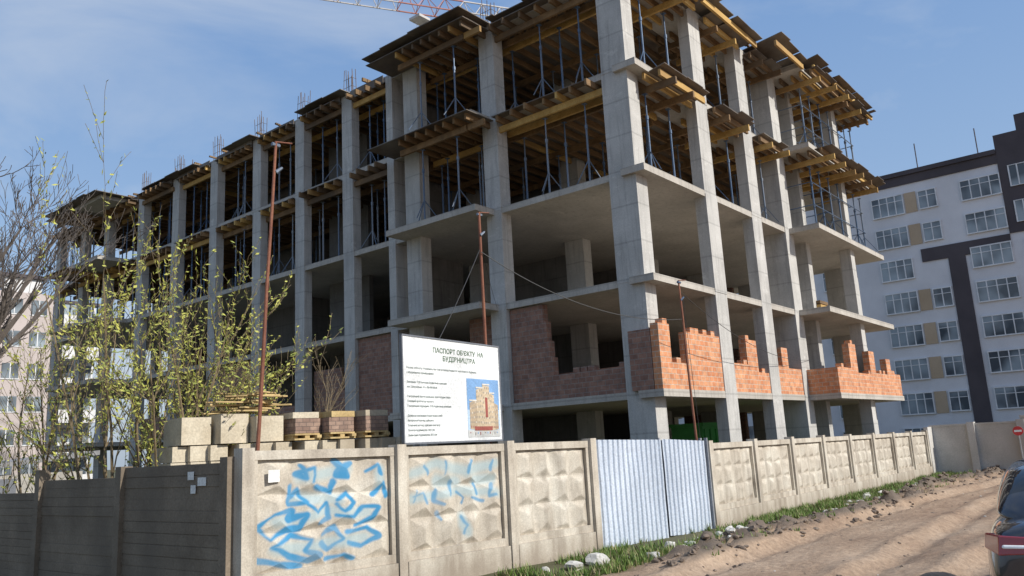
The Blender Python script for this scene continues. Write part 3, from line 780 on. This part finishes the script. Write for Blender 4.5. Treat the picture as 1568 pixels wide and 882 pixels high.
# ------------------------------------------------------------------ low shed at left
M_shed=noisy('shed_wall',(.30,.28,.25),(.42,.40,.36)); M_roof=noisy('shed_roof',(.20,.20,.20),(.30,.30,.31))
mb=MB(M_shed,M_roof,M_fr); mb.box(5.9,9.6,23,26,0,1.9); mb.hexa([(5.6,22.7,1.9),(9.9,22.7,2.3),(9.9,26.3,2.3),(5.6,26.3,1.9),(5.6,22.7,2.0),(9.9,22.7,2.42),(9.9,26.3,2.42),(5.6,26.3,2.0)],1); mb.box(7,8,22.97,22.999,0,1.8,2)
mb.build('garden_shed')

# ------------------------------------------------------------------ apartment building right
M_aw=noisy('render_white',(.60,.59,.60),(.70,.69,.70),scale=.3); M_ad=noisy('cladding_dark',(.060,.050,.055),(.085,.07,.075),scale=.3)
M_ab=noisy('render_beige',(.42,.31,.20),(.50,.38,.26),scale=.3)
m,nt,b=newmat('window_glass'); b.inputs['Roughness'].default_value=.06
gn=N(nt,'ShaderNodeTexNoise',Scale=.35,Detail=2.); L(nt,pos(nt),gn.inputs['Vector']); gc=ramp(nt,gn.outputs['Fac'],[(.4,(.07,.085,.10)),(.6,(.30,.35,.38))]); L(nt,gc,b.inputs['Base Color']); M_gl=m
M_wf=flat('window_frame',(.70,.70,.70),.5)
ap=empty('apartment_block',(75,5,0)); mb=MB(M_aw,M_ad,M_ab,M_gl,M_wf)
mb.box(75,92,8.6,28,0,23.7,0); mb.box(75.003,92,-30,8.6,0,23.69,0)
mb.box(74.9,92,-12,8.6,16.9,25.3,1); mb.box(74.75,92.2,8.62,28.2,23.71,24.1,1); mb.box(74.9,74.99,8.61,28,22.9,23.69,1); mb.box(76,80,1,7,25.3,27,1)
mb.box(74.9,74.998,12.0,13.3,0,16.88,1); mb.box(74.9,74.998,13.302,15.3,15.75,16.88,1)
mb.box(74.9,74.998,8.602,11.998,15.75,16.88,1)
def win(yc,wd,zc,h,n):
    x=74.88
    mb.box(x,74.995,yc-wd/2,yc+wd/2,zc-h/2,zc+h/2,3)
    for z in (zc-h/2,zc+h/2): mb.box(x-.04,74.99,yc-wd/2-.05,yc+wd/2+.05,z-.05,z+.05,4)
    for i in range(n+1):
        y=yc-wd/2+wd*i/n; mb.box(x-.035,74.985,y-.04,y+.04,zc-h/2+.051,zc+h/2-.051,4)
    mb.box(x-.03,74.98,yc-wd/2+.05,yc+wd/2-.05,zc+h*.18,zc+h*.18+.05,4)
for r in range(8):
    z=21.2-2.9*r
    win(17.4,2.6,z,1.75,4)
    if not (15<z<17): win(14.15,1.4,z,1.6,2)
    if z<22: win(22.5,2.6,z,1.75,4)
    if not(15.4<z<17): win(10.1,2.9,z,1.7,4)
    if z<16.5: win(6.9,1.4,z,1.6,2); win(3.,2.6,z,1.7,4); win(-1.5,2.6,z,1.7,4)
    if r in (0,1,3,4,5,6): mb.box(74.94,74.999,15.05,15.98,z-.9,z+.9,2)
    if r in (2,5,6): mb.box(74.94,74.999,4.6,6.1,z-.9,z+.9,2)
for z in (18.6,21.6):
    for yc in (7.3,4.3,.8):
        mb.box(74.84,74.895,yc-.6,yc+.6,z-.85,z+.85,3); 
        for dy in (-.6,0,.6): mb.box(74.8,74.89,yc+dy-.05,yc+dy+.05,z-.9,z+.9,4)
        for dz in (-.9,.85): mb.box(74.79,74.885,yc-.65,yc+.65,z+dz,z+dz+.05,4)
for y in (10.5,15.5): mb.tube((80,y,24),(80,y,28),.05,.05,5,1)
o=mb.build('block_shell_and_windows'); o.parent=ap; o.matrix_parent_inverse=Matrix.Translation((-75,-5,0))
mb=MB(M_aw,M_ab,M_gl); mb.box(95,110,30,60,0,20,0)
for r in range(6):
    for i in range(9): mb.box(94.95,95.01,31+i*3.2,33+i*3.2,1.5+r*3,3+r*3,2)
mb.build('apartment_block_distant')

# ------------------------------------------------------------------ residential building left
M_lw=noisy('render_pale',(.62,.61,.60),(.72,.71,.70),scale=.3); M_lb=noisy('render_taupe',(.44,.38,.35),(.52,.45,.42),scale=.4)
la=empty('residential_building',(20,78,0)); mb=MB(M_lw,M_lb,M_gl,M_wf,M_ad)
ZB=.93
mb.box(4,33,78,92,0,18.4*ZB,0)
for x0,x1 in ((4,9),(14,19),(24,29)): mb.box(x0,x1,77.4,77.99,0,19.*ZB,1)
for x0,x1 in ((5,8),(15,18),(25,28)): mb.box(x0,x1,77.5,80,19.*ZB+.01,20.4*ZB,0); mb.box(x0-.3,x1+.3,77.2,80.3,20.4*ZB+.01,20.4*ZB+.3,4)
mb.box(3.8,33.3,77.8,92.2,18.41*ZB,18.41*ZB+.3,4)
for r in range(6):
    z=.6+r*2.85
    for x in (9.6,19.6,29.4):
        mb.box(x,x+3.6,76.4,77.98,z-.15,z,0); mb.box(x,x+3.6,76.38,76.45,z+.001,z+1.,0); mb.box(x+.2,x+3.4,77.9,77.995,z+.2,z+2.3,2)
        mb.box(x,x+.1,76.46,77.97,z+.001,z+2.6,3); mb.box(x+1.8,x+1.88,76.46,76.6,z+1.01,z+2.6,3)
    for x in (5.2,7.2,15.2,17.2,25.2,27.2): mb.box(x,x+1.3,77.33,77.395,z+.9,z+2.2,2); mb.box(x-.08,x+1.38,77.34,77.392,z+.8,z+.9,3); mb.box(x+.6,x+.68,77.31,77.33,z+.9,z+2.2,3)
o=mb.build('walls_balconies_windows'); o.parent=la; o.matrix_parent_inverse=Matrix.Translation((-20,-78,0))

# ------------------------------------------------------------------ tower crane
M_cr=flat('crane_red',(.38,.15,.11),.5); M_cw=flat('crane_white',(.5,.48,.46),.5)
cr=empty('tower_crane',(44,29.6,0)); mb=MB(M_cr,M_cw)
P1=Vector((31.9,38.4,31.2)); P2=Vector((39.9,32.6,31.0)); B=P2+(P2-P1)*.5; A=P1-(P2-P1)*2.1+Vector((0,0,1.8)); u=(B-A).normalized(); sd2=Vector((-u.y,u.x,0)).normalized(); zz=Vector((0,0,1))
Ln=(B-A).length; n=int(Ln/1.3)
for i in range(n):
    mi=1 if (i//3)%3 else 0
    p=A+u*(Ln*i/n); q=A+u*(Ln*(i+1)/n)
    for s in (-.55,.55):
        mb.tube(p+sd2*s,q+sd2*s,.05,.05,4,mi); mb.tube(p+sd2*s,(p+q)/2+zz*1.15,.028,.028,4,mi); mb.tube((p+q)/2+zz*1.15,q+sd2*s,.028,.028,4,mi)
    mb.tube(p-sd2*.55,p+sd2*.55,.028,.028,4,mi); mb.tube((p+q)/2+zz*1.15,(p+q)/2+u*Ln/n+zz*1.15,.055,.055,4,mi)
C=B+u*7
for s in (-.6,.6): mb.tube(B+sd2*s,C+sd2*s,.1,.1,4,0)
mb.box(C.x-1.2,C.x+1.2,C.y-.8,C.y+.8,C.z-.3,C.z+1.4,1,math.atan2(u.y,u.x))
for i in range(23):
    z0=i*1.33;z1=z0+1.33
    for sx in (-.8,.8):
        for sy in (-.8,.8):
            mb.tube((B.x+sx,B.y+sy,z0),(B.x+sx,B.y+sy,z1),.08,.08,4,1)
        mb.tube((B.x+sx,B.y-.8,z0),(B.x+sx,B.y+.8,z1),.04,.04,4,1); mb.tube((B.x-.8,B.y+sx,z1),(B.x+.8,B.y+sx,z0),.04,.04,4,1)
for s in (-.6,.6): mb.tube(B+sd2*s,B+zz*7,.12,.08,5,0)
mb.tube(B+zz*7,A+u*Ln*.35+zz*1.2,.04,.04,4,0); mb.tube(B+zz*7,A+u*Ln*.75+zz*1.2,.04,.04,4,0); mb.tube(B+zz*7,C,.04,.04,4,0)
T=P1+(P2-P1)*.45; mb.box(T.x-.5,T.x+.5,T.y-.5,T.y+.5,T.z-.3,T.z-.12,1)
for s in (-.2,.2): mb.tube(T+u*s-zz*.3,T+u*s-zz*4,.012,.012,4,1)
mb.box(T.x-.15,T.x+.15,T.y-.1,T.y+.1,T.z-4.4,T.z-4,0)
o=mb.build('jib_mast_and_cab'); o.parent=cr; o.matrix_parent_inverse=Matrix.Translation((-44,-29.6,0))

# ------------------------------------------------------------------ car
m,nt,b=newmat('car_paint'); b.inputs['Metallic'].default_value=.4; b.inputs['Roughness'].default_value=.2
b.inputs['Coat Weight'].default_value=1.; dn=N(nt,'ShaderNodeTexNoise',Scale=6.,Detail=6.); L(nt,pos(nt),dn.inputs['Vector']); dc=ramp(nt,dn.outputs['Fac'],[(.4,(.025,.028,.037)),(.75,(.075,.068,.06))]); L(nt,dc,b.inputs['Base Color']); M_car=m
m,nt,b=newmat('tail_lamp'); b.inputs['Base Color'].default_value=(.25,.01,.012,1); b.inputs['Roughness'].default_value=.12; b.inputs['Coat Weight'].default_value=1.; M_tail=m
m,nt,b=newmat('car_glass'); b.inputs['Base Color'].default_value=(.02,.025,.03,1); b.inputs['Roughness'].default_value=.04; M_cg=m
M_rub=flat('tyre_rubber',(.02,.02,.02),.8); M_rim=flat('alloy',(.45,.45,.46),.3,.7)
car=empty('parked_car',(8.0,.62,.03)); car.rotation_euler=(0,0,math.radians(7))
def loft(secs,mats,name,sub=True,split=None):
    n=len(secs[0]); vs=[v for s in secs for v in s]; fs=[]
    for i in range(len(secs)-1):
        for j in range(n):
            k=(j+1)%n; fs.append((i*n+j,i*n+k,(i+1)*n+k,(i+1)*n+j))
    fs.append(tuple(range(n))); fs.append(tuple((len(secs)-1)*n+j for j in range(n-1,-1,-1)))
    me=bpy.data.meshes.new(name); me.from_pydata(vs,[],fs)
    for mm in mats: me.materials.append(mm)
    if split:
        for p in me.polygons: p.material_index=split(p)
    me.polygons.foreach_set('use_smooth',[True]*len(fs)); me.update()
    bm=bmesh.new(); bm.from_mesh(me); bmesh.ops.recalc_face_normals(bm,faces=bm.faces); bm.to_mesh(me); bm.free()
    o=bpy.data.objects.new(name,me); sc.collection.objects.link(o); o.parent=car
    if sub:
        md=o.modifiers.new('s','SUBSURF'); md.levels=2; md.render_levels=2
    return o
def sec(x,zb,zt,hw,tuck=.06):
    return [(x,-hw+.08,zb),(x,-hw,zb+.12),(x,-hw,(zb+zt)/2),(x,-hw+tuck*.6,zt-.12),(x,-hw+tuck+.12,zt),(x,0,zt+.02),(x,hw-tuck-.12,zt),(x,hw-tuck*.6,zt-.12),(x,hw,(zb+zt)/2),(x,hw,zb+.12),(x,hw-.08,zb)]
S_=[sec(0.0,.40,.82,.72),sec(.03,.30,.98,.80),(sec(.14,.24,1.05,.86)),sec(.5,.22,1.07,.90),sec(1.2,.2,1.05,.91),sec(2.4,.2,1.0,.91),sec(3.3,.2,.96,.90),sec(4.1,.22,.84,.88),sec(4.45,.28,.72,.8),sec(4.55,.38,.6,.7)]
loft(S_,[M_car],'body')
def csec(x,zt,hb,ht,zb=.98): return [(x,-hb,zb),(x,-(hb*.45+ht*.55),zb+(zt-zb)*.6),(x,-ht+.02,zt-.05),(x,-ht+.16,zt),(x,0,zt+.025),(x,ht-.16,zt),(x,ht-.02,zt-.05),(x,(hb*.45+ht*.55),zb+(zt-zb)*.6),(x,hb,zb)]
C_=[csec(.38,1.04,.78,.74),csec(.7,1.27,.82,.70),csec(1.05,1.46,.84,.67),csec(1.8,1.52,.84,.66),csec(2.5,1.48,.83,.65),csec(3.0,1.26,.80,.64),csec(3.35,1.0,.76,.70,.95)]
def sp_(p):
    c0=p.center
    if c0.x<1.0 and abs(c0.y)<.60 and c0.x>.45: return 1
    if abs(c0.y)>.70 and 1.05<c0.z<1.42 and 1.2<c0.x<3: return 1
    if c0.x>2.6 and abs(c0.y)<.62: return 1
    return 0
loft(C_,[M_car,M_cg],'cabin',True,sp_)
mb=MB(M_tail,M_car,M_rub,M_rim,M_white,M_gate2)
for s in (-1,1):
    mb.hexa([(-.012,s*.50,.80),(.015,s*.775,.78),(.24,s*.885,.82),(.24,s*.60,.82),(.015,s*.50,.93),(.045,s*.755,.94),(.26,s*.868,.94),(.26,s*.60,.94)],0)
    mb.hexa([(-.03,s*.55,.845),(-.0,s*.74,.84),(.1,s*.76,.84),(.1,s*.55,.84),(-.02,s*.55,.87),(.01,s*.735,.868),(.1,s*.76,.868),(.1,s*.55,.868)],4)
    mb.hexa([(-.05,s*.55,.46),(-.05,s*.72,.46),(.05,s*.72,.46),(.05,s*.55,.46),(-.05,s*.55,.50),(-.05,s*.72,.50),(.05,s*.72,.50),(.05,s*.55,.50)],0)
    for x in (.85,3.6):
        mb.tube((x,s*.90,.32),(x,s*.68,.32),.32,.32,28,2); mb.tube((x,s*.905,.32),(x,s*.8,.32),.2,.2,20,3)
mb.box(-.07,.3,-.80,.80,.28,.45,1); mb.box(-.075,0,-.26,.26,.62,.74,4); mb.tube((-.06,.4,.25),(.2,.4,.25),.03,.03,8,5)
mb.box(-.02,.1,-.4,.4,.78,.81,3)
o=mb.build('lamps_wheels_bumper'); o.parent=car
bv=o.modifiers.new('b','BEVEL'); bv.width=.012; bv.segments=2

M_gn=flat('green_paint',(.05,.28,.06),.5)
gc_=empty('green_waste_container',(27,14,0)); mb=MB(M_gn,M_rub)
mb.box(26,28.4,13.,14.2,.25,2.3); 
for i in range(6): mb.box(26.1+i*.44,26.2+i*.44,12.95,12.998,.3,2.2)
mb.box(25.9,28.5,12.9,14.3,2.301,2.42); mb.box(26.2,26.4,13,14.2,0,.249,1); mb.box(28,28.2,13,14.2,0,.249,1)
o=mb.build('container_body'); o.parent=gc_; o.matrix_parent_inverse=Matrix.Translation((-27,-14,0))
